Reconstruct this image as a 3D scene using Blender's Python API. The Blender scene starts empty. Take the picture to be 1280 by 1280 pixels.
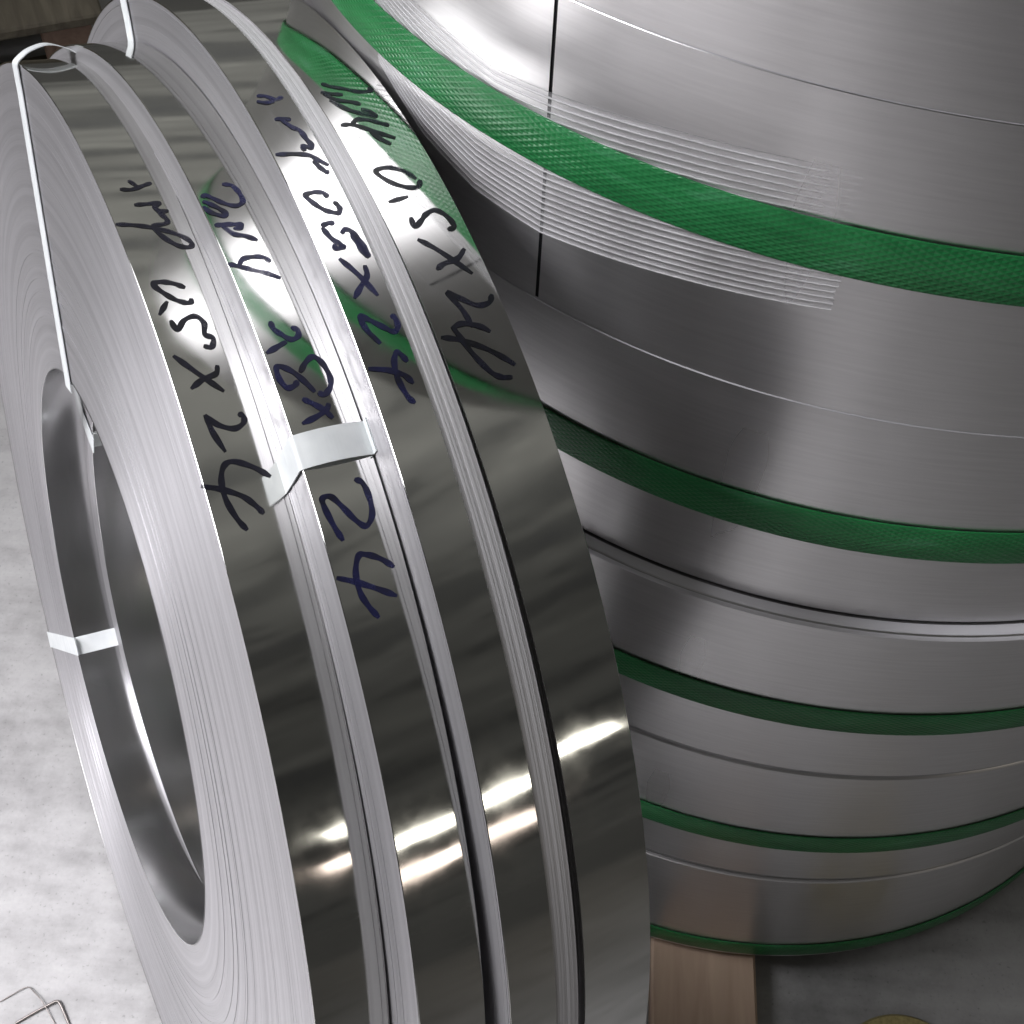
import bpy, math, random
from mathutils import Matrix, Vector
random.seed(7)
sc = bpy.context.scene
C = sc.collection
R = math.radians

# ------------------------------------------------------------------ camera
cam_d = bpy.data.cameras.new('camera')
cam = bpy.data.objects.new('camera', cam_d)
C.objects.link(cam)
cam_d.sensor_width = 36.0
cam_d.lens = 47.06
cam_d.clip_start = 0.01
cam_d.clip_end = 200.0
rx, ry, rz = (0.998449, 0.044168, 0.033881), (-0.055667, 0.792215, 0.607698), (0.0, -0.608642, 0.793445)
cam.matrix_world = Matrix(((rx[0], ry[0], rz[0], 0.0), (rx[1], ry[1], rz[1], 0.0), (rx[2], ry[2], rz[2], 1.529), (0, 0, 0, 1)))
sc.camera = cam

# ------------------------------------------------------------------ dim workshop air as the world
w = bpy.data.worlds.new('World')
sc.world = w
w.use_nodes = True
nt = w.node_tree
nt.nodes.clear()
out = nt.nodes.new('ShaderNodeOutputWorld')
bg = nt.nodes.new('ShaderNodeBackground')
tc = nt.nodes.new('ShaderNodeTexCoord')
mp = nt.nodes.new('ShaderNodeMapping')
mp.inputs['Scale'].default_value = (1.6, 1.6, 11.0)
nz = nt.nodes.new('ShaderNodeTexNoise')
nz.inputs['Scale'].default_value = 1.7
nz.inputs['Detail'].default_value = 4.0
nz.inputs['Roughness'].default_value = 0.6
nt.links.new(tc.outputs['Generated'], mp.inputs['Vector'])
nt.links.new(mp.outputs['Vector'], nz.inputs['Vector'])
cr = nt.nodes.new('ShaderNodeValToRGB')          # clutter, racks and roof sheets of the hall
els = cr.color_ramp.elements
els[0].position, els[0].color = 0.34, (0.52, 0.52, 0.51, 1)
els[1].position, els[1].color = 0.66, (1.35, 1.33, 1.22, 1)
for p_, c_ in ((0.46, (0.62, 0.62, 0.58, 1)), (0.475, (0.85, 0.84, 0.78, 1)), (0.55, (1.0, 0.99, 0.92, 1))):
    els.new(p_).color = c_
nt.links.new(nz.outputs['Fac'], cr.inputs['Fac'])
dt = nt.nodes.new('ShaderNodeVectorMath')        # the lit half of the hall lies ahead and overhead
dt.operation = 'DOT_PRODUCT'
dt.inputs[1].default_value = (-0.05, 0.62, 0.78)
nt.links.new(tc.outputs['Generated'], dt.inputs[0])
mr = nt.nodes.new('ShaderNodeMapRange')
mr.interpolation_type = 'SMOOTHSTEP'
mr.inputs['From Min'].default_value = 0.05
mr.inputs['From Max'].default_value = 1.0
mr.inputs['To Min'].default_value = 0.04
mr.inputs['To Max'].default_value = 0.21
nt.links.new(dt.outputs['Value'], mr.inputs['Value'])
mu = nt.nodes.new('ShaderNodeVectorMath')
mu.operation = 'SCALE'
nt.links.new(cr.outputs['Color'], mu.inputs[0])
nt.links.new(mr.outputs['Result'], mu.inputs['Scale'])
nt.links.new(mu.outputs['Vector'], bg.inputs['Color'])
bg.inputs['Strength'].default_value = 1.0
nt.links.new(bg.outputs['Background'], out.inputs['Surface'])


# ------------------------------------------------------------------ lamps of the hall
def area(name, loc, target, sx, sy, watts, col, spread=180):
    d = bpy.data.lights.new(name, 'AREA')
    d.shape = 'RECTANGLE'
    d.size, d.size_y = sx, sy
    d.energy = watts
    d.color = col
    d.spread = R(spread)
    o = bpy.data.objects.new(name, d)
    C.objects.link(o)
    o.location = loc
    o.rotation_euler = (Vector(target) - Vector(loc)).to_track_quat('-Z', 'Y').to_euler()
    return o


area('bay_lamp', (-2.5, 0.25, 2.75), (-0.45, 0.7, 1.15), 2.4, 1.2, 15, (0.97, 0.965, 1.0), 54)
area('bay_lamp', (-1.6, -0.35, 3.2), (-1.5, -0.32, 0.0), 1.5, 1.1, 60, (0.985, 0.965, 1.0), 66)
area('wall_lamp', (4.1, -2.9, 2.05), (0.0, 0.4, 0.85), 1.3, 0.17, 3.6, (1.0, 0.95, 0.82))
area('wall_lamp', (3.9, -3.3, 1.55), (0.0, 0.4, 0.85), 0.8, 0.2, 1.5, (1.0, 0.82, 0.70))

sc.view_settings.view_transform = 'Standard'
sc.view_settings.look = 'None'
sc.view_settings.exposure = 0.2
sc.view_settings.gamma = 1.0
sc.view_settings.use_curve_mapping = False


# ------------------------------------------------------------------ materials
def mat(name):
    m = bpy.data.materials.new(name)
    m.use_nodes = True
    n = m.node_tree
    return m, n, n.nodes['Principled BSDF']


def N(n, kind, **kw):
    x = n.nodes.new(kind)
    for k, v in kw.items():
        if k.startswith('i_'):
            x.inputs[k[2:].replace('_', ' ')].default_value = v
        else:
            setattr(x, k, v)
    return x


def ramp(n, fac, stops):
    r = n.nodes.new('ShaderNodeValToRGB')
    el = r.color_ramp.elements
    while len(el) > 1:
        el.remove(el[-1])
    el[0].position, el[0].color = stops[0][0], (*stops[0][1], 1)
    for p, c in stops[1:]:
        k = el.new(p)
        k.color = (*c, 1)
    n.links.new(fac, r.inputs['Fac'])
    return r.outputs['Color']


def math_node(n, op, a, b=None):
    m = n.nodes.new('ShaderNodeMath')
    m.operation = op
    for i, v in enumerate((a, b)):
        if v is None:
            continue
        if isinstance(v, (int, float)):
            m.inputs[i].default_value = v
        else:
            n.links.new(v, m.inputs[i])
    return m.outputs[0]


def radius(n):
    t = n.nodes.new('ShaderNodeTexCoord')
    s = n.nodes.new('ShaderNodeSeparateXYZ')
    n.links.new(t.outputs['Object'], s.inputs[0])
    return math_node(n, 'SQRT', math_node(n, 'ADD', math_node(n, 'POWER', s.outputs[0], 2), math_node(n, 'POWER', s.outputs[1], 2))), s, t


# bright-annealed, near-mirror strip surface
m_mirror, n, b = mat('polished_steel')
b.inputs['Metallic'].default_value = 1.0
t = N(n, 'ShaderNodeTexCoord')
mpn = N(n, 'ShaderNodeMapping')
mpn.inputs['Scale'].default_value = (1, 1, 1)
n.links.new(t.outputs['Object'], mpn.inputs[0])
n1 = N(n, 'ShaderNodeTexNoise', i_Scale=11.0, i_Detail=2.0)
n.links.new(mpn.outputs[0], n1.inputs['Vector'])
n2 = N(n, 'ShaderNodeTexNoise', i_Scale=45.0, i_Detail=4.0)
n.links.new(mpn.outputs[0], n2.inputs['Vector'])
n.links.new(ramp(n, n2.outputs['Fac'], [(0.35, (0.05,) * 3), (0.75, (0.11,) * 3)]), b.inputs['Roughness'])
n.links.new(ramp(n, n1.outputs['Fac'], [(0.3, (0.68, 0.68, 0.66)), (0.7, (0.75, 0.75, 0.735))]), b.inputs['Base Color'])
bp = N(n, 'ShaderNodeBump', i_Strength=0.07, i_Distance=0.004)
n.links.new(n1.outputs['Fac'], bp.inputs['Height'])
n.links.new(bp.outputs[0], b.inputs['Normal'])

m_bore, n, b = mat('bore_steel')
b.inputs['Metallic'].default_value = 1.0
b.inputs['Base Color'].default_value = (0.72, 0.72, 0.72, 1)
b.inputs['Roughness'].default_value = 0.17

# slit edges of hundreds of wraps: circular lines, anisotropic
m_edge, n, b = mat('wound_edges')
b.inputs['Metallic'].default_value = 0.68
r_, s_, t_ = radius(n)
nn = N(n, 'ShaderNodeTexNoise', noise_dimensions='1D', i_Scale=1500.0, i_Detail=3.0, i_Roughness=0.7)
n.links.new(r_, nn.inputs['W'])
nb = N(n, 'ShaderNodeTexNoise', noise_dimensions='1D', i_Scale=90.0, i_Detail=4.0, i_Roughness=0.65)
n.links.new(r_, nb.inputs['W'])
ns = N(n, 'ShaderNodeTexNoise', i_Scale=5.0, i_Detail=4.0)
n.links.new(t_.outputs['Object'], ns.inputs['Vector'])
mixf = math_node(n, 'ADD', math_node(n, 'MULTIPLY', nb.outputs['Fac'], 0.6), math_node(n, 'MULTIPLY', nn.outputs['Fac'], 0.4))
n.links.new(ramp(n, mixf, [(0.30, (0.38, 0.372, 0.388)), (0.5, (0.47, 0.462, 0.478)), (0.70, (0.55, 0.54, 0.56))]), b.inputs['Base Color'])
n.links.new(ramp(n, ns.outputs['Fac'], [(0.3, (0.36,) * 3), (0.7, (0.46,) * 3)]), b.inputs['Roughness'])
b.inputs['Anisotropic'].default_value = 0.8
b.inputs['Anisotropic Rotation'].default_value = 0.25
tg = N(n, 'ShaderNodeTangent', direction_type='RADIAL', axis='Z')
n.links.new(tg.outputs[0], b.inputs['Tangent'])
bp = N(n, 'ShaderNodeBump', i_Strength=0.06, i_Distance=0.0003)
n.links.new(mixf, bp.inputs['Height'])
n.links.new(bp.outputs[0], b.inputs['Normal'])

# satin rolled finish of the wide coils
m_satin, n, b = mat('satin_steel')
b.inputs['Metallic'].default_value = 1.0
t = N(n, 'ShaderNodeTexCoord')
mp1 = N(n, 'ShaderNodeMapping')
mp1.inputs['Scale'].default_value = (3, 3, 60)
n.links.new(t.outputs['Object'], mp1.inputs[0])
n1 = N(n, 'ShaderNodeTexNoise', i_Scale=6.0, i_Detail=5.0, i_Roughness=0.6)
n.links.new(mp1.outputs[0], n1.inputs['Vector'])
mp2 = N(n, 'ShaderNodeMapping')
mp2.inputs['Scale'].default_value = (14, 14, 1.2)
n.links.new(t.outputs['Object'], mp2.inputs[0])
n2 = N(n, 'ShaderNodeTexNoise', i_Scale=1.5, i_Detail=1.5)
n.links.new(mp2.outputs[0], n2.inputs['Vector'])
n.links.new(ramp(n, n1.outputs['Fac'], [(0.3, (0.67, 0.66, 0.665)), (0.7, (0.74, 0.73, 0.735))]), b.inputs['Base Color'])
sm = N(n, 'ShaderNodeTexNoise', i_Scale=4.0, i_Detail=1.5, i_Roughness=0.5)
n.links.new(t.outputs['Object'], sm.inputs['Vector'])
rgh = ramp(n, n2.outputs['Fac'], [(0.3, (0.26,) * 3), (0.7, (0.34,) * 3)])
n.links.new(math_node(n, 'ADD', rgh, ramp(n, sm.outputs['Fac'], [(0.30, (0.0,) * 3), (0.75, (0.09,) * 3)])), b.inputs['Roughness'])
b.inputs['Anisotropic'].default_value = 0.5
b.inputs['Anisotropic Rotation'].default_value = 0.25
tg = N(n, 'ShaderNodeTangent', direction_type='RADIAL', axis='Z')
n.links.new(tg.outputs[0], b.inputs['Tangent'])
bp = N(n, 'ShaderNodeBump', i_Strength=0.06, i_Distance=0.001)
n.links.new(n1.outputs['Fac'], bp.inputs['Height'])
n.links.new(bp.outputs[0], b.inputs['Normal'])

# burred corners of the strip, the edge glint put into a pale colour
m_burr_glint, n, b = mat('burr_glint')
b.inputs['Metallic'].default_value = 0.45
b.inputs['Base Color'].default_value = (0.60, 0.59, 0.62, 1)
b.inputs['Roughness'].default_value = 0.5

m_lip_highlight, n, b = mat('lip_highlight')  # highlight of the top rim, put into a pale, barely metallic colour
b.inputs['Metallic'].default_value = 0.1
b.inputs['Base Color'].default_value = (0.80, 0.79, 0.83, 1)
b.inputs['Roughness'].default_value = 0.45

# scuffed margin of the crept wraps, with lines along the winding
m_shoulder, n, b = mat('scuffed_steel_margin')
b.inputs['Metallic'].default_value = 0.4
uvn = N(n, 'ShaderNodeUVMap')
su = N(n, 'ShaderNodeSeparateXYZ')
n.links.new(uvn.outputs[0], su.inputs[0])
l1 = N(n, 'ShaderNodeTexNoise', noise_dimensions='1D', i_Scale=700.0, i_Detail=4.0, i_Roughness=0.7)
n.links.new(su.outputs[1], l1.inputs['W'])
n.links.new(ramp(n, l1.outputs['Fac'], [(0.3, (0.48, 0.47, 0.48)), (0.7, (0.70, 0.69, 0.71))]), b.inputs['Base Color'])
b.inputs['Roughness'].default_value = 0.48

# bottom of a seam, the gap's shade painted in as near-black
m_seam_shade, n, b = mat('seam_shade')
b.inputs['Metallic'].default_value = 0.6
b.inputs['Base Color'].default_value = (0.03, 0.03, 0.033, 1)
b.inputs['Roughness'].default_value = 0.6

# embossed green polyester strapping
m_green, n, b = mat('green_strapping')
uv = N(n, 'ShaderNodeUVMap')
su = N(n, 'ShaderNodeSeparateXYZ')
n.links.new(uv.outputs[0], su.inputs[0])
k = 2 * math.pi / 0.0042
d1 = math_node(n, 'SINE', math_node(n, 'MULTIPLY', math_node(n, 'ADD', math_node(n, 'MULTIPLY', su.outputs[0], 0.55), su.outputs[1]), k))
d2 = math_node(n, 'SINE', math_node(n, 'MULTIPLY', math_node(n, 'SUBTRACT', math_node(n, 'MULTIPLY', su.outputs[0], 0.55), su.outputs[1]), k))
emb = math_node(n, 'MAXIMUM', d1, d2)
bp = N(n, 'ShaderNodeBump', i_Strength=0.4, i_Distance=0.0005)
n.links.new(emb, bp.inputs['Height'])
n.links.new(bp.outputs[0], b.inputs['Normal'])
ngr = N(n, 'ShaderNodeTexNoise', i_Scale=20.0, i_Detail=3.0)
tgr = N(n, 'ShaderNodeTexCoord')
mgr = N(n, 'ShaderNodeMapping')
mgr.inputs['Scale'].default_value = (1, 1, 4)
n.links.new(tgr.outputs['Object'], mgr.inputs[0])
n.links.new(mgr.outputs[0], ngr.inputs['Vector'])
n.links.new(ramp(n, ngr.outputs['Fac'], [(0.3, (0.010, 0.14, 0.038)), (0.6, (0.02, 0.20, 0.058)), (0.72, (0.05, 0.235, 0.10))]), b.inputs['Base Color'])
b.inputs['Roughness'].default_value = 0.33

# white woven/plastic binding strap
m_white, n, b = mat('white_strapping')
uv = N(n, 'ShaderNodeUVMap')
nw = N(n, 'ShaderNodeTexNoise', i_Scale=60.0, i_Detail=3.0)
n.links.new(uv.outputs[0], nw.inputs['Vector'])
n.links.new(ramp(n, nw.outputs['Fac'], [(0.3, (0.70, 0.73, 0.74)), (0.7, (0.80, 0.83, 0.83))]), b.inputs['Base Color'])
b.inputs['Roughness'].default_value = 0.38
b.inputs['Alpha'].default_value = 0.94

# clear tape with glass filaments
m_tape, n, b = mat('filament_tape')
uv = N(n, 'ShaderNodeUVMap')
su = N(n, 'ShaderNodeSeparateXYZ')
n.links.new(uv.outputs[0], su.inputs[0])
nzt = N(n, 'ShaderNodeTexNoise', i_Scale=28.0, i_Detail=3.0)
n.links.new(uv.outputs[0], nzt.inputs['Vector'])
vv = math_node(n, 'ADD', su.outputs[1], math_node(n, 'MULTIPLY', nzt.outputs['Fac'], 0.012))
wv = math_node(n, 'SINE', math_node(n, 'MULTIPLY', vv, 2 * math.pi * 22))
fil = ramp(n, wv, [(0.1, (0.24,) * 3), (0.85, (0.85,) * 3)])
b.inputs['Base Color'].default_value = (0.82, 0.81, 0.83, 1)
b.inputs['Roughness'].default_value = 0.25
bp = N(n, 'ShaderNodeBump', i_Strength=0.5, i_Distance=0.0008)
n.links.new(wv, bp.inputs['Height'])
n.links.new(bp.outputs[0], b.inputs['Normal'])
nz2 = N(n, 'ShaderNodeTexNoise', i_Scale=3.0, i_Detail=4.0, i_Roughness=0.7)
n.links.new(uv.outputs[0], nz2.inputs['Vector'])
cov = ramp(n, nz2.outputs['Fac'], [(0.32, (0.62,) * 3), (0.6, (1.0,) * 3)])
fade = N(n, 'ShaderNodeMapRange')
fade.inputs['From Min'].default_value = -9.25
fade.inputs['From Max'].default_value = -9.75
n.links.new(su.outputs[0], fade.inputs['Value'])
low = math_node(n, 'LESS_THAN', su.outputs[1], 0.5)
alpha = math_node(n, 'MULTIPLY', math_node(n, 'MULTIPLY', fil, cov), math_node(n, 'MAXIMUM', fade.outputs[0], low))
n.links.new(alpha, b.inputs['Alpha'])

# felt marker ink
def ink(name, c0, c1):
    m, n, b = mat(name)
    tI = N(n, 'ShaderNodeTexCoord')
    ni = N(n, 'ShaderNodeTexNoise', i_Scale=55.0, i_Detail=4.0, i_Roughness=0.65)
    n.links.new(tI.outputs['Object'], ni.inputs['Vector'])
    n.links.new(ramp(n, ni.outputs['Fac'], [(0.35, c0), (0.7, c1)]), b.inputs['Base Color'])
    n.links.new(ramp(n, ni.outputs['Fac'], [(0.35, (0.98,) * 3), (0.55, (0.90,) * 3), (0.72, (0.62,) * 3)]), b.inputs['Alpha'])
    b.inputs['Roughness'].default_value = 0.42
    b.inputs['Specular IOR Level'].default_value = 0.35
    return m


m_ink = ink('black_marker_ink', (0.004, 0.004, 0.006), (0.010, 0.010, 0.026))
m_ink_blue = ink('blue_black_marker_ink', (0.006, 0.006, 0.014), (0.016, 0.018, 0.085))

# smooth, scuffed concrete
m_floor, n, b = mat('concrete')
t = N(n, 'ShaderNodeTexCoord')
n1 = N(n, 'ShaderNodeTexNoise', i_Scale=3.0, i_Detail=8.0, i_Roughness=0.62)
n2 = N(n, 'ShaderNodeTexNoise', i_Scale=28.0, i_Detail=5.0, i_Roughness=0.7)
mpx = N(n, 'ShaderNodeMapping')
mpx.inputs['Scale'].default_value = (1.0, 5.0, 1.0)
mpx.inputs['Rotation'].default_value = (0, 0, 0.35)
n.links.new(t.outputs['Object'], mpx.inputs[0])
n3 = N(n, 'ShaderNodeTexNoise', i_Scale=6.0, i_Detail=5.0)
n.links.new(mpx.outputs[0], n3.inputs['Vector'])
for q in (n1, n2):
    n.links.new(t.outputs['Object'], q.inputs['Vector'])
f = math_node(n, 'ADD', math_node(n, 'MULTIPLY', n1.outputs['Fac'], 0.45), math_node(n, 'ADD', math_node(n, 'MULTIPLY', n2.outputs['Fac'], 0.25), math_node(n, 'MULTIPLY', n3.outputs['Fac'], 0.3)))
n.links.new(ramp(n, f, [(0.36, (0.19, 0.187, 0.187)), (0.5, (0.31, 0.306, 0.306)), (0.64, (0.39, 0.386, 0.386))]), b.inputs['Base Color'])
gr = N(n, 'ShaderNodeTexNoise', i_Scale=210.0, i_Detail=2.0)
n.links.new(t.outputs['Object'], gr.inputs['Vector'])
gm = N(n, 'ShaderNodeMix', data_type='RGBA', blend_type='MULTIPLY')
gm.inputs['Factor'].default_value = 1.0
n.links.new(b.inputs['Base Color'].links[0].from_socket, gm.inputs['A'])
n.links.new(ramp(n, gr.outputs['Fac'], [(0.27, (0.72,) * 3), (0.35, (0.96,) * 3), (0.6, (1.0,) * 3)]), gm.inputs['B'])
n.links.new(gm.outputs['Result'], b.inputs['Base Color'])
n.links.new(ramp(n, n2.outputs['Fac'], [(0.3, (0.42,) * 3), (0.7, (0.62,) * 3)]), b.inputs['Roughness'])
bp = N(n, 'ShaderNodeBump', i_Strength=0.2, i_Distance=0.002)
n.links.new(n2.outputs['Fac'], bp.inputs['Height'])
n.links.new(bp.outputs[0], b.inputs['Normal'])


def wood(name, c0, c1):
    m, n, b = mat(name)
    t = N(n, 'ShaderNodeTexCoord')
    mp_ = N(n, 'ShaderNodeMapping')
    mp_.inputs['Scale'].default_value = (30, 3, 30)
    n.links.new(t.outputs['Object'], mp_.inputs[0])
    q = N(n, 'ShaderNodeTexNoise', i_Scale=1.6, i_Detail=6.0, i_Distortion=0.6)
    n.links.new(mp_.outputs[0], q.inputs['Vector'])
    n.links.new(ramp(n, q.outputs['Fac'], [(0.3, c0), (0.7, c1)]), b.inputs['Base Color'])
    b.inputs['Roughness'].default_value = 0.75
    bp = N(n, 'ShaderNodeBump', i_Strength=0.3, i_Distance=0.002)
    n.links.new(q.outputs['Fac'], bp.inputs['Height'])
    n.links.new(bp.outputs[0], b.inputs['Normal'])
    return m


m_pallet = wood('weathered_pallet_wood', (0.10, 0.085, 0.062), (0.20, 0.175, 0.13))
m_block = wood('reddish_wood', (0.22, 0.14, 0.105), (0.34, 0.23, 0.175))
m_skid = wood('skid_wood', (0.42, 0.30, 0.22), (0.56, 0.41, 0.31))

m_wire, n, b = mat('wire_metal')
b.inputs['Metallic'].default_value = 0.8
b.inputs['Base Color'].default_value = (0.22, 0.20, 0.19, 1)
b.inputs['Roughness'].default_value = 0.45
m_core, n, b = mat('yellow_tape')
nc = N(n, 'ShaderNodeTexNoise', i_Scale=40.0, i_Detail=3.0)
n.links.new(ramp(n, nc.outputs['Fac'], [(0.3, (0.22, 0.18, 0.07)), (0.7, (0.36, 0.30, 0.13))]), b.inputs['Base Color'])
b.inputs['Roughness'].default_value = 0.5


# ------------------------------------------------------------------ mesh helpers
def link(name, verts, faces, material, parent=None, uvs=None, smooth=True):
    me = bpy.data.meshes.new(name)
    me.from_pydata(verts, [], faces)
    if uvs:
        l = me.uv_layers.new(name='UVMap')
        for p in me.polygons:
            for li in p.loop_indices:
                l.data[li].uv = uvs[me.loops[li].vertex_index]
    if smooth:
        me.polygons.foreach_set('use_smooth', [True] * len(me.polygons))
    me.materials.append(material)
    me.update()
    o = bpy.data.objects.new(name, me)
    C.objects.link(o)
    o.parent = parent
    return o


def revolve(strips, seg=360, t0=0.0, t1=360.0):
    """strips: lists of (r, z); each strip is smooth in itself and sharp against the next."""
    V, F, U = [], [], []
    full = abs(t1 - t0) >= 359.99
    for st in strips:
        base = len(V)
        k = len(st)
        for i in range(seg + 1):
            a = R(t0 + (t1 - t0) * i / seg)
            ca, sa = math.cos(a), math.sin(a)
            for (r, z) in st:
                V.append((r * ca, r * sa, z))
                U.append((a * r, z))
        if full:                     # weld the closing column in position
            for j in range(k):
                V[base + seg * k + j] = V[base + j]
        for i in range(seg):
            for j in range(k - 1):
                p = base + i * k + j
                F.append((p, p + k, p + k + 1, p + 1))
    return V, F, U


def thing(name, label, cat, loc=(0, 0, 0), group=None):
    o = bpy.data.objects.new(name, None)
    C.objects.link(o)
    o.location = loc
    o['label'] = label
    o['category'] = cat
    if group:
        o['group'] = group
    return o


def tag(o, label, cat, group=None):
    o['label'] = label
    o['category'] = cat
    if group:
        o['group'] = group
    return o


def box(x0, x1, y0, y1, z0, z1, bev=0.004):
    import bmesh
    bm = bmesh.new()
    bmesh.ops.create_cube(bm, size=1.0)
    for v in bm.verts:
        v.co = Vector(((x0 + x1) / 2 + v.co.x * (x1 - x0), (y0 + y1) / 2 + v.co.y * (y1 - y0), (z0 + z1) / 2 + v.co.z * (z1 - z0)))
    bmesh.ops.bevel(bm, geom=list(bm.edges), offset=bev, segments=1, affect='EDGES')
    me = bpy.data.meshes.new('box')
    bm.to_mesh(me)
    bm.free()
    return me


def boxpart(name, dims, material, parent, bev=0.004):
    me = box(*dims, bev=bev)
    me.name = name
    me.materials.append(material)
    o = bpy.data.objects.new(name, me)
    C.objects.link(o)
    o.parent = parent
    return o


def smooth_path(pts, per=6):
    """Catmull-Rom through 2D/3D points"""
    P = [Vector(p) for p in pts]
    if len(P) < 3:
        return [P[0].lerp(P[-1], i / 6) for i in range(7)]
    Q = [P[0] * 2 - P[1]] + P + [P[-1] * 2 - P[-2]]
    o = []
    for i in range(1, len(Q) - 2):
        for s in range(per):
            t = s / per
            a, b_, c, d = Q[i - 1], Q[i], Q[i + 1], Q[i + 2]
            o.append(0.5 * ((2 * b_) + (c - a) * t + (2 * a - 5 * b_ + 4 * c - d) * t * t + (3 * b_ - a - 3 * c + d) * t ** 3))
    o.append(P[-1])
    return o


# ------------------------------------------------------------------ floor
S = 14.0
fl = link('floor', [(-S, -S, 0), (S, -S, 0), (S, S, 0), (-S, S, 0)], [(0, 1, 2, 3)], m_floor, smooth=False)
fl['kind'] = 'structure'

# ------------------------------------------------------------------ stack of wide coils, eyes vertical
BX, BY = 0.30291, 1.03806
RB = 0.50363


def lerp_tab(tab, x):
    for (a, va), (b_, vb) in zip(tab, tab[1:]):
        if x <= b_:
            return va + (vb - va) * (x - a) / (b_ - a)
    return tab[-1][1]


def wide_coil(label, z0, z1, r, ri, strap, bev=0.004, seam=False, rim=False):
    t = thing('wide_steel_coil', label, 'steel coil', (BX, BY, z0), 'wide coils in the tall stack')
    t.rotation_euler = (0, 0, 0)
    h = z1 - z0
    rw = r - 0.0014
    # wound body under the outer wrap: outside, top edge faces, eye, underside
    nr = 46
    top, bot = [], []
    rr = [ri + (rw - ri) * i / nr for i in range(nr + 1)]
    for i in range(nr):
        dz = random.uniform(0, 0.0012)
        top.append([(rr[i + 1], h - 0.0012 - dz), (rr[i], h - 0.0012 - dz)])
        db = random.uniform(0, 0.0012)
        bot.append([(rr[i], 0.0012 + db), (rr[i + 1], 0.0012 + db)])
    V, F, U = revolve([[(rw, 0.0012), (rw, h - 0.0012)]] + top + [[(ri, h - 0.0024), (ri, 0.0024)]] + bot, 240)
    link('wound_body', V, F, m_edge if not seam else m_edge, t, U)
    # outermost wrap
    prof = [[(r - bev, 0.0), (r - bev * 0.35, bev * 0.25), (r, bev)], [(r, bev), (r, h - bev)], [(r, h - bev), (r - bev * 0.35, h - bev * 0.25), (r - bev, h)]]
    if bev < 0.002:
        prof = [[(r - 0.0012, 0.0), (r - 0.0003, 0.0)], [(r - 0.0003, 0.0), (r, 0.0003)], [(r, 0.0003), (r, h - 0.0004)], [(r, h - 0.0004), (r - 0.0003, h)], [(r - 0.0003, h), (r - 0.0012, h)]]
    if seam:
        a = -125.82
        V, F, U = revolve(prof, 360, a + 0.14, a + 360 - 0.14)
        link('outer_wrap', V, F, m_satin, t, U)
        V, F, U = revolve([[(rw + 0.0004, 0.001), (rw + 0.0004, h - 0.001)]], 4, a - 0.6, a + 0.6)
        link('seam', V, F, m_seam_shade, t, U)
    else:
        V, F, U = revolve(prof, 360)
        link('outer_wrap', V, F, m_satin, t, U)
    if bev < 0.002:  # burred slit edge along the bottom, its glint painted pale
        q = 1.0 if seam else 0.45
        V, F, U = revolve([[(r - 0.0005, -0.0003 * q), (r + 0.0005 * q, -0.0003 * q)], [(r + 0.0005 * q, -0.0003 * q), (r + 0.0006 * q, 0.0001), (r + 0.0001, 0.0009 * q)]], 360)
        link('bottom_rim', V, F, m_burr_glint, t, U)
    if rim:          # ring on the top corner, painted pale as the rim's highlight
        V, F, U = revolve([[(r - bev * 2.1, h + 0.0008), (r - bev, h + 0.0003), (r - bev * 0.3, h - bev * 0.3), (r + 0.0002, h - bev)]], 360)
        link('top_rim', V, F, m_lip_highlight, t, U)
    if strap:
        s0, s1 = strap[0] - z0, strap[1] - z0
        g0, g1 = r + 0.0009, r + 0.0020
        V, F, U = revolve([[(g0, s0), (g1, s0)], [(g1, s0), (g1 + 0.0003, s0 + 0.0006), (g1 + 0.0003, s1 - 0.0006), (g1, s1)], [(g1, s1), (g0, s1)]], 360)
        link('green_strap', V, F, m_green, t, U)
    return t


stack = [
    ('topmost wide steel coil of the stack, cut off by the top edge of the picture', 1.1469, 1.365, RB - 0.0004, 0.254, (1.243, 1.275), 0.001, False),
    ('wide steel coil with clear filament tape and the brightest green strap', 0.933, 1.1466, RB, 0.254, (1.0377, 1.0708), 0.001, True),
    ('wide steel coil directly beneath the taped coil, shaded by the narrow coils', 0.7155, 0.9322, RB - 0.009, 0.254, (0.7944, 0.8282), 0.003, False),
    ('wide steel coil with a long bright line along its top rim, third strap down', 0.4870, 0.7138, RB + 0.002, 0.254, (0.5685, 0.5999), 0.005, False),
    ('wide steel coil second from the bottom of the stack', 0.2560, 0.4850, RB, 0.254, (0.3290, 0.3600), 0.006, False),
    ('lowest wide steel coil of the stack, resting on the brown timber skid', 0.030, 0.2525, RB - 0.001, 0.254, (0.0440, 0.0723), 0.006, False),
]
taped = None
for k_, (lab, z0, z1, r, ri, st, bev, seam) in enumerate(stack):
    o = wide_coil(lab, z0, z1, r, ri, st, bev, seam, rim=k_ == 3)
    if seam:
        taped = (o, z0, r)

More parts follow.
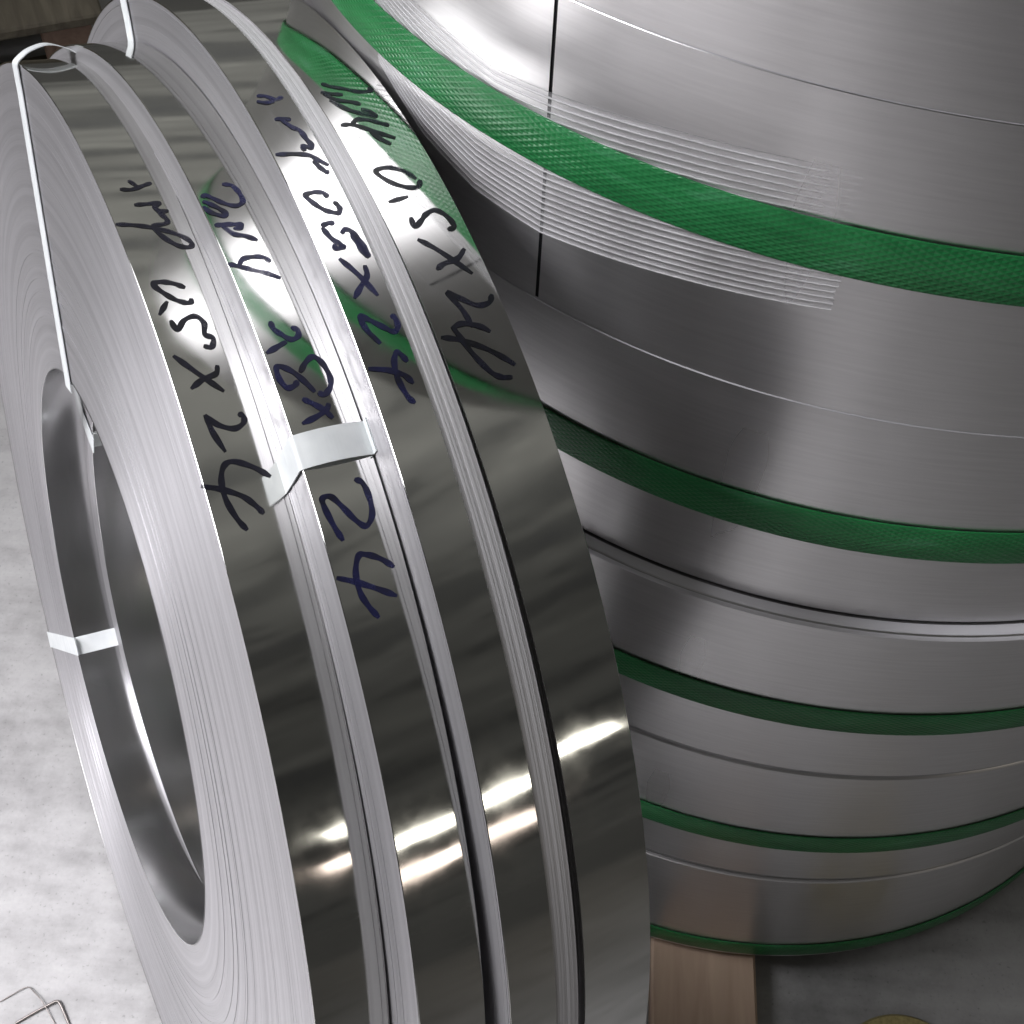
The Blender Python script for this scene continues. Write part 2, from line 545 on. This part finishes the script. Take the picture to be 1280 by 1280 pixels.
# clear filament tape over the loose end of the taped coil
o, z0, r = taped
BOT = [(-143, 1.030), (-137.5, 1.0045), (-132, 0.991), (-125.9, 0.988), (-115.6, 1.0002), (-105.2, 1.0107)]
TOP = [(-143, 1.098), (-130.3, 1.0842), (-125.7, 1.0881), (-117.2, 1.0974), (-111.2, 1.1019), (-105.2, 1.1055)]
V, F, U = [], [], []
nu, nv = 120, 88
for i in range(nu + 1):
    a = -143 + (143 - 105.2) * i / nu
    zb, zt = lerp_tab(BOT, a), lerp_tab(TOP, a)
    for j in range(nv + 1):
        v = j / nv
        ridge = 0.00018 * math.sin(2 * math.pi * 22 * v)
        rr = r + 0.0006 + ridge
        z = zb + (zt - zb) * v - z0
        a2 = a + (0.0 if i < nu - 8 else (i - nu + 8) / 8 * (0.05 * math.sin(j * 1.9) + 0.06 * math.sin(j * 0.37) + 0.25 * v))
        V.append((rr * math.cos(R(a2)), rr * math.sin(R(a2)), z))
        U.append((R(a2) * r / 0.1, v))
for i in range(nu):
    for j in range(nv):
        p = i * (nv + 1) + j
        F.append((p, p + nv + 1, p + nv + 2, p + 1))
link('filament_tape', V, F, m_tape, o, U)

# ------------------------------------------------------------------ narrow mirror coils leaning on the stack
COILS = [
    ((-0.34415, 0.60326, 0.50013), (0.866691, 0.464757, -0.181238), 0.50000, 0.0460,
     'leftmost narrow polished steel coil, its wound side face and round eye in full view'),
    ((-0.28981, 0.59911, 0.50891), (0.862341, 0.473017, -0.180619), 0.51012, 0.0412,
     'narrow polished steel coil with a white strap wrapped over its rim between the writing'),
    ((-0.23820, 0.63210, 0.52134), (0.868778, 0.472905, -0.146923), 0.52123, 0.0300,
     'narrow polished steel coil third from left, rising above the two to its left'),
    ((-0.19977, 0.66123, 0.51841), (0.860846, 0.489279, -0.139824), 0.51665, 0.0470,
     'rightmost narrow polished steel coil, leaning against the wide coil stack'),
]
RH = 0.2566
MARKS = [
 [  # marker writing on coil 1: glyph > stroke > (degrees round the coil, mm across the strip)
  [[(90.73,11.6),(90.91,18.2),(90.66,25.1),(90.38,32.0)],[(89.86,19.0),(90.61,22.5)]],
  [[(92.59,15.9),(92.64,23.7),(92.69,31.1),(93.06,27.5),(93.87,29.4),(94.51,31.2),(94.84,29.1),(94.86,20.7)],[(93.2,26.7),(93.55,30.2),(93.59,34.5)]],
  [[(94.33,0.4),(94.6,10.1),(95.01,19.5),(95.64,29.2),(96.37,37.0),(97.06,39.7),(97.33,37.1),(97.08,31.6),(96.29,25.8),(95.11,20.9)]],
  [[(100.81,25.8),(100.31,19.8),(100.05,13.6),(100.08,8.9),(100.33,8.7),(101.04,12.8),(101.7,17.9),(102.05,23.0),(102.05,26.0),(101.76,26.7)]],
  [[(101.72,12.8),(102.71,5.7)]],
  [[(103.26,10.8),(104.09,12.7),(103.42,18.4),(103.23,25.4),(103.87,29.0),(104.73,27.2),(105.14,31.0),(105.79,28.5),(105.61,24.1)]],
  [[(105.97,5.6),(107.57,15.9),(109.16,27.1)],[(107.21,28.1),(107.79,25.8),(108.03,17.9),(108.56,9.4)]],
  [[(110.87,30.8),(111.13,33.3),(111.6,32.1),(111.85,25.8),(111.36,17.5),(110.55,12.4)],[(110.55,12.4),(111.87,13.8),(113.31,17.4)]],
  [[(115.54,38.3),(114.67,30.0),(114.05,20.3),(114.2,14.4),(115.06,10.7),(116.35,10.0),(117.72,13.0),(118.65,17.1)],[(115.23,-1.4),(115.66,8.5),(116.4,19.3),(117.2,25.3),(117.84,28.6)]],
 ],
 [  # marker writing on coil 2: glyph > stroke > (degrees round the coil, mm across the strip)
  [[(92.18,18.1),(92.45,23.5),(93.25,25.5),(94.13,25.1),(94.47,20.1),(94.13,14.0),(93.51,8.9),(93.1,4.8),(93.32,2.9)],[(93.66,1.9),(94.03,5.6),(94.62,10.0),(95.13,12.1),(95.24,9.0),(94.77,3.4),(94.15,0.9)]],
  [[(96.04,2.3),(96.04,7.5),(96.15,13.3),(96.24,17.5),(96.52,16.5),(96.54,12.1)],[(96.12,6.4),(96.98,10.8),(97.3,16.8),(97.82,23.0)]],
  [[(99.45,0.1),(99.74,5.2),(100.29,13.8),(100.74,21.0),(101.22,26.5)],[(99.64,6.3),(99.22,10.1),(99.16,16.3),(99.34,21.9),(99.78,24.9)]],
  [[(104.35,10.6),(104.94,11.0),(105.47,14.3),(105.9,18.4),(105.77,22.8),(105.34,24.1),(104.99,21.1)],[(106.0,15.4),(106.3,8.3),(106.57,1.9)]],
  [[(108.3,16.5),(107.65,22.0),(107.38,27.2),(107.96,30.9),(108.98,32.3),(109.68,30.2),(110.1,25.3),(109.83,22.6)],[(109.79,20.9),(108.96,17.2),(108.15,12.5),(107.65,7.0),(107.75,4.3),(108.44,3.8),(109.14,6.2),(109.13,10.6),(108.83,13.6)]],
  [[(110.08,12.6),(110.5,17.1),(111.09,22.4),(111.74,25.8)],[(110.71,26.2),(111.03,24.4),(111.4,18.0),(111.7,7.9)]],
  [[(119.44,10.4),(118.4,7.6),(117.12,5.5),(116.6,6.1),(116.63,10.8),(117.36,15.2),(118.39,20.5),(118.87,25.3),(118.29,30.4),(117.25,31.7),(116.23,30.5),(115.86,26.6)]],
  [[(121.75,34.3),(121.05,28.0),(120.6,21.0),(120.56,16.3),(121.49,12.3),(122.68,11.7),(123.61,14.2),(124.5,18.4)],[(121.52,1.1),(122.05,10.9),(122.79,21.9),(123.5,31.5)]],
 ],
 [  # marker writing on coil 3: glyph > stroke > (degrees round the coil, mm across the strip)
  [[(88.73,10.0),(88.84,14.9),(89.36,21.7),(89.14,32.0)],[(89.33,8.1),(89.6,12.4),(89.58,19.1)]],
  [[(91.5,12.3),(91.57,19.1),(91.78,25.0)],[(91.67,16.0),(92.52,21.6),(93.0,28.5),(93.82,30.3),(94.49,32.7),(94.73,30.0),(94.55,25.0),(94.42,19.0)],[(94.44,19.8),(94.93,21.9)]],
  [[(94.93,1.6),(95.09,12.1),(95.4,23.1),(95.93,30.6),(96.55,39.7)],[(95.95,24.9),(96.59,28.3),(97.03,32.4),(97.19,36.5)]],
  [[(99.27,20.0),(98.83,17.9),(98.66,13.0),(98.8,7.1),(99.49,9.3),(100.16,13.4),(100.52,18.5),(100.59,24.7),(100.28,27.8),(99.86,26.3),(99.86,23.1)]],
  [[(101.41,7.9),(101.29,12.3),(101.35,16.2)]],
  [[(101.54,7.9),(102.44,10.3),(102.99,13.8),(103.25,14.8),(103.27,10.6),(102.92,10.5)],[(102.23,17.3),(101.98,22.7),(102.17,28.4),(102.8,32.6),(103.58,35.4),(104.17,35.2),(103.86,31.7),(103.1,29.8),(102.34,27.8)]],
  [[(104.04,9.9),(105.44,16.7),(107.11,27.6)],[(104.84,27.0),(105.61,24.4),(106.24,15.7),(107.0,9.1)]],
  [[(108.54,33.5),(108.91,36.8),(109.47,35.4),(109.7,28.8),(109.31,20.2),(108.65,12.6),(108.26,8.2),(109.24,9.0),(110.3,13.7)]],
  [[(111.8,31.8),(111.22,27.1),(111.11,22.5),(111.73,17.2),(112.81,16.2),(113.95,18.2),(114.45,24.0)],[(111.73,1.9),(112.09,12.8),(112.6,22.6),(113.23,29.6)]],
 ],
 [  # marker writing on coil 4: glyph > stroke > (degrees round the coil, mm across the strip)
  [[(89.01,10.1),(89.49,13.8),(89.96,21.0),(90.53,28.9),(90.63,36.5),(90.18,37.3)]],
  [[(90.04,5.8),(90.37,11.5),(90.64,18.4)],[(90.26,7.0),(91.12,12.6),(91.59,20.8),(91.97,25.3)],[(91.01,8.1),(92.22,14.5),(92.91,21.7),(93.41,28.7),(92.99,28.4),(92.44,23.5)]],
  [[(93.82,5.1),(93.91,12.0),(94.68,20.9),(95.31,27.3),(95.84,33.2)],[(93.83,12.3),(93.47,17.6),(93.73,24.6),(94.18,29.8),(94.53,34.3)],[(94.83,20.3),(95.69,23.9),(96.33,28.3)]],
  [[(99.72,31.6),(98.82,26.1),(98.35,17.2),(98.56,9.9),(99.56,14.4),(100.25,22.4),(100.42,29.8),(99.89,33.6)]],
  [[(101.24,8.0),(101.07,21.0)]],
  [[(102.73,16.4),(103.52,16.0),(103.1,22.1),(102.73,26.1),(102.54,33.1),(103.25,38.4),(104.08,39.3),(104.2,34.7)]],
  [[(104.49,14.1),(105.59,23.1),(107.75,37.0)],[(105.86,39.0),(106.46,32.2),(106.65,22.6),(106.95,17.1)]],
  [[(109.46,43.0),(109.98,39.2),(109.98,31.2),(109.28,23.3),(108.73,17.5),(110.15,21.8),(111.39,23.4)]],
  [[(111.59,2.8),(112.04,13.2),(112.94,25.7),(113.85,34.7),(114.46,39.6)],[(111.03,11.7),(111.87,13.9),(113.22,17.7),(114.52,23.6),(115.03,28.8),(115.2,35.2)],[(111.12,11.4),(111.01,18.7),(111.43,27.7),(111.95,32.8)]],
 ],
]


def coil_matrix(c, a):
    Z = Vector(a).normalized()
    Y = (Vector((0, 0, 1)) - Z * Z.z).normalized()
    X = Y.cross(Z)
    return Matrix(((X.x, Y.x, Z.x, c[0]), (X.y, Y.y, Z.y, c[1]), (X.z, Y.z, Z.z, c[2]), (0, 0, 0, 1)))


def radial_strap(parent, theta, width, path, per=5):
    """flat band wound through the eye: path = closed loop of (r, z)"""
    P = smooth_path([Vector((a, b_, 0)) for a, b_ in path], per)
    th = 0.0007
    a = R(theta)
    rad = Vector((math.cos(a), math.sin(a), 0))
    tan = Vector((-math.sin(a), math.cos(a), 0))
    ax = Vector((0, 0, 1))
    V, F, U = [], [], []
    nP = len(P)
    L = 0.0
    for i, q in enumerate(P):
        d = (P[min(i + 1, nP - 1)] - P[max(i - 1, 0)]).normalized()
        nrm = Vector((d.y, -d.x, 0))
        if i:
            L += (P[i] - P[i - 1]).length
        for side, off in ((-1, 0), (1, 0), (1, th), (-1, th)):
            p = q + nrm * off
            V.append(rad * p.x + ax * p.y + tan * (side * width / 2))
            U.append((L, side * width / 2))
    for i in range(nP - 1):
        for j in range(4):
            A, B_ = i * 4 + j, i * 4 + (j + 1) % 4
            F.append((A, B_, B_ + 4, A + 4))
    return link('binding_strap', [tuple(v) for v in V], F, m_white, parent, U, smooth=False)


def stroke_mesh(strokes, rad, width):
    V, F = [], []
    for k, s in enumerate(strokes):
        P = smooth_path([Vector((R(t) * rad, z / 1000.0, 0)) for t, z in s], 7)
        nP = len(P)
        base = len(V)
        rr = rad + 0.00035 + 0.00006 * k
        for i, q in enumerate(P):
            d = (P[min(i + 1, nP - 1)] - P[max(i - 1, 0)])
            d = d.normalized() if d.length > 1e-9 else Vector((1, 0, 0))
            nr = Vector((-d.y, d.x, 0))
            e = min(i, nP - 1 - i)
            wd = width * (0.55 + 0.45 * min(1, e / 2.5)) * (1.0 + 0.14 * math.sin(i * 0.7 + k * 2))
            for sd in (-0.5, 0.5):
                p = q + nr * wd * sd
                a = p.x / rad
                V.append((rr * math.cos(a), rr * math.sin(a), p.y))
        # the tips are rounded by one extra pair of points
        for i in range(nP - 1):
            p = base + 2 * i
            F.append((p, p + 1, p + 3, p + 2))
    return V, F


for ci, (cen, ax, rad, wd, lab) in enumerate(COILS):
    t = thing('narrow_steel_coil', lab, 'steel coil', group='narrow strip coils leaning together')
    t.matrix_world = coil_matrix(cen, ax)
    rw = rad - 0.0011
    rtop = rw
    nr = int((rtop - RH) / 0.0026)
    rr = [RH + 0.0008 + (rtop - RH - 0.0008) * i / nr for i in range(nr + 1)]
    left, right = [], []
    wob = 0.0
    prev = None
    for i in range(nr):
        wob = wob * 0.85 + random.uniform(-0.00012, 0.00012)
        dz = max(0.0, 0.0004 + wob * 0.5 + random.uniform(-0.00006, 0.00006))
        if random.random() < 0.04:
            dz = 0.0
        if prev is not None:
            left.append([(rr[i], prev), (rr[i], dz)])
        left.append([(rr[i], dz), (rr[i + 1], dz)])
        prev = dz
        right.append([(rr[i + 1], wd - random.uniform(0, 0.0006)), (rr[i], wd - random.uniform(0, 0.0006))])
    strips = left
    V, F, U = revolve(strips + right, 300)
    link('wound_body', V, F, m_edge, t, U)
    e = 0.0003
    V, F, U = revolve([[(rad - 0.0010, 0.001), (rad - 0.0010, 0.0)], [(rad - 0.0010, 0.0), (rad - e, 0.0)], [(rad - e, 0.0), (rad, e)], [(rad, e), (rad, wd - e)], [(rad, wd - e), (rad - e, wd)], [(rad - e, wd), (rad - 0.0010, wd)]], 420)
    link('outer_wrap', V, F, m_mirror, t, U)
    V, F, U = revolve([[(RH + 0.0008, 0.0), (RH + e, 0.0)], [(RH + e, 0.0), (RH, e)], [(RH, wd - e), (RH, e)][::-1], [(RH, wd - e), (RH + e, wd)], [(RH + e, wd), (RH + 0.0008, wd)]], 300)
    link('inner_wrap', V, F, m_bore, t, U)
    if ci == 2:     # wraps under the outermost one have crept out to the right and show as a pale ribbed shoulder
        st, q, z_, r_s = [], 0, wd + 0.0002, rad - 0.0011
        V, F, U = revolve([[(RH + 0.004, wd + 0.0005), (RH + 0.004, 0.0450)], [(RH + 0.004, 0.0450), (rad - 0.0024, 0.0455)]], 240)
        edges = [(z_, r_s)]
        while z_ < 0.0452:
            z_ = min(0.0455, z_ + random.uniform(0.0008, 0.0026))
            r_s += random.uniform(-0.00022, 0.00020)
            edges.append((z_, r_s))
        for (za, ra), (zb_, rb_) in zip(edges, edges[1:]):
            st += [[(ra, za), (ra + 0.00012, zb_ - 0.0001)], [(ra + 0.00012, zb_ - 0.0001), (rb_, zb_)]]
        st.append([edges[-1][::-1], (rad - 0.0024, 0.0455)])
        V2, F2, U2 = revolve(st, 360)
        n0 = len(V)
        link('crept_wraps', V + V2, F + [tuple(k_ + n0 for k_ in f_) for f_ in F2], m_shoulder, t, U + U2)
    for gl in MARKS[ci]:
        if ci == 2:     # this strip is the narrowest
            gl = [[(a_, z_ if z_ < 18 else 18 + (z_ - 18) * 0.5) for a_, z_ in st] for st in gl]
        V, F = stroke_mesh(gl, rad, 0.0033)
        link('handwritten_mark', V, F, m_ink_blue if ci in (1, 2) else m_ink, t, smooth=False)

    g = 0.0006
    o_, i_ = rad + g, RH - g

    def tight(lift=0.0, n=0):
        return [(o_ - 0.02, -g), (o_ - 0.004, -g - 0.0004), (o_ - 0.0005, -g), (o_ + lift * 0.25, 0.0025), (o_ + lift * 0.7, wd * 0.22), (o_ + lift, wd * 0.5), (o_ + lift * 0.7, wd * 0.78), (o_ + lift * 0.25, wd - 0.0025), (o_ - 0.0005, wd + g), (o_ - 0.004, wd + g),
                ((o_ + i_) / 2, wd + g), (i_ + 0.001, wd + g), (i_, wd - 0.001), (i_, wd / 2), (i_, 0.001), (i_ + 0.001, -g), ((o_ + i_) / 2, -g), (o_ - 0.02, -g)]
    if ci == 0:
        radial_strap(t, 62.7, 0.021, tight(0.011))
        radial_strap(t, -51.0, 0.019, tight(0.001))
    if ci == 1:
        radial_strap(t, 113.5, 0.020, tight(0.0035))
        radial_strap(t, 5.0, 0.020, tight(0.001))
    if ci == 2:
        radial_strap(t, 58.5, 0.018, tight(0.001))
    if ci == 3:
        radial_strap(t, 10.0, 0.018, tight(0.001))

# ------------------------------------------------------------------ skids under the stack
def skid(label, p0, p1, width, h):
    d = Vector((p1[0] - p0[0], p1[1] - p0[1], 0))
    o = boxpart('timber_skid', (-width / 2, width / 2, 0, d.length, 0.0, h), m_skid, None, 0.003)
    o.location = (p0[0], p0[1], 0.0)
    o.rotation_euler = (0, 0, math.atan2(-d.x, d.y))
    tag(o, label, 'timber')
    return o


skid('pale brown timber skid sticking out under the stack beside the rightmost narrow coil', (0.240, 0.36), (0.27, 1.55), 0.118, 0.0285)

# tape roll on the floor in front of the stack
V, F, U = revolve([[(0.075, 0.0), (0.078, 0.004), (0.078, 0.021), (0.075, 0.025)], [(0.075, 0.025), (0.042, 0.025)], [(0.042, 0.025), (0.038, 0.025), (0.038, 0.0)]], 64)
tr = link('tape_roll', V, F, m_core, None, U)
tr.location = (0.46, 0.405, 0.0005)
tag(tr, 'yellowish tape roll on the floor at the bottom edge', 'tape roll')

# bits of wire on the floor at lower left
def wire(label, pts, rad):
    P = smooth_path([Vector((x, y, rad + 0.001 + z)) for x, y, z in pts], 6)
    V, F = [], []
    for i, q in enumerate(P):
        d = (P[min(i + 1, len(P) - 1)] - P[max(i - 1, 0)]).normalized()
        s = d.cross(Vector((0, 0, 1))).normalized()
        u = s.cross(d)
        for k in range(6):
            a = k * math.pi / 3
            V.append(tuple(q + (s * math.cos(a) + u * math.sin(a)) * rad))
    for i in range(len(P) - 1):
        for k in range(6):
            F.append((i * 6 + k, i * 6 + (k + 1) % 6, i * 6 + 6 + (k + 1) % 6, i * 6 + 6 + k))
    o = link('wire_scrap', V, F, m_wire)
    return tag(o, label, 'wire', 'wire scraps on the concrete')


wire('thicker bent wire scrap with a sharp corner on the pale floor', [(-0.5134, 0.4259, 0.0), (-0.4948, 0.439, 0.001), (-0.478, 0.4495, 0.002), (-0.4735, 0.4515, 0.002), (-0.4700, 0.449, 0.002), (-0.4644, 0.4415, 0.001), (-0.4547, 0.4274, 0)], 0.0015)
wire('thinner faint wire scrap curving behind the thicker one', [(-0.5371, 0.448, 0.0), (-0.5237, 0.4575, 0.001), (-0.5106, 0.4653, 0.002), (-0.4999, 0.4588, 0.004), (-0.4885, 0.4489, 0.004), (-0.4695, 0.4266, 0)], 0.0006)

# ------------------------------------------------------------------ pallet behind, top left
pl = thing('wooden_pallet', 'weathered wooden pallet on the floor behind the narrow coils', 'pallet', (-0.80, 2.13, 0.0))
pl.rotation_euler = (0, 0, 0.41)
for i in range(5):
    boxpart('deck_board', (-1.15, 0.02, 0.0 + i * 0.158, 0.145 + i * 0.158, 0.122, 0.142), m_pallet, pl)
for i in range(3):
    for j in range(3):
        boxpart('block', (-0.095 - i * 0.5, -0.005 - i * 0.5, 0.01 + j * 0.32, 0.105 + j * 0.32, 0.018, 0.1215), m_block, pl)
for j in range(3):
    boxpart('bottom_board', (-1.15, 0.02, 0.01 + j * 0.32, 0.105 + j * 0.32, 0.0005, 0.0175), m_pallet, pl)
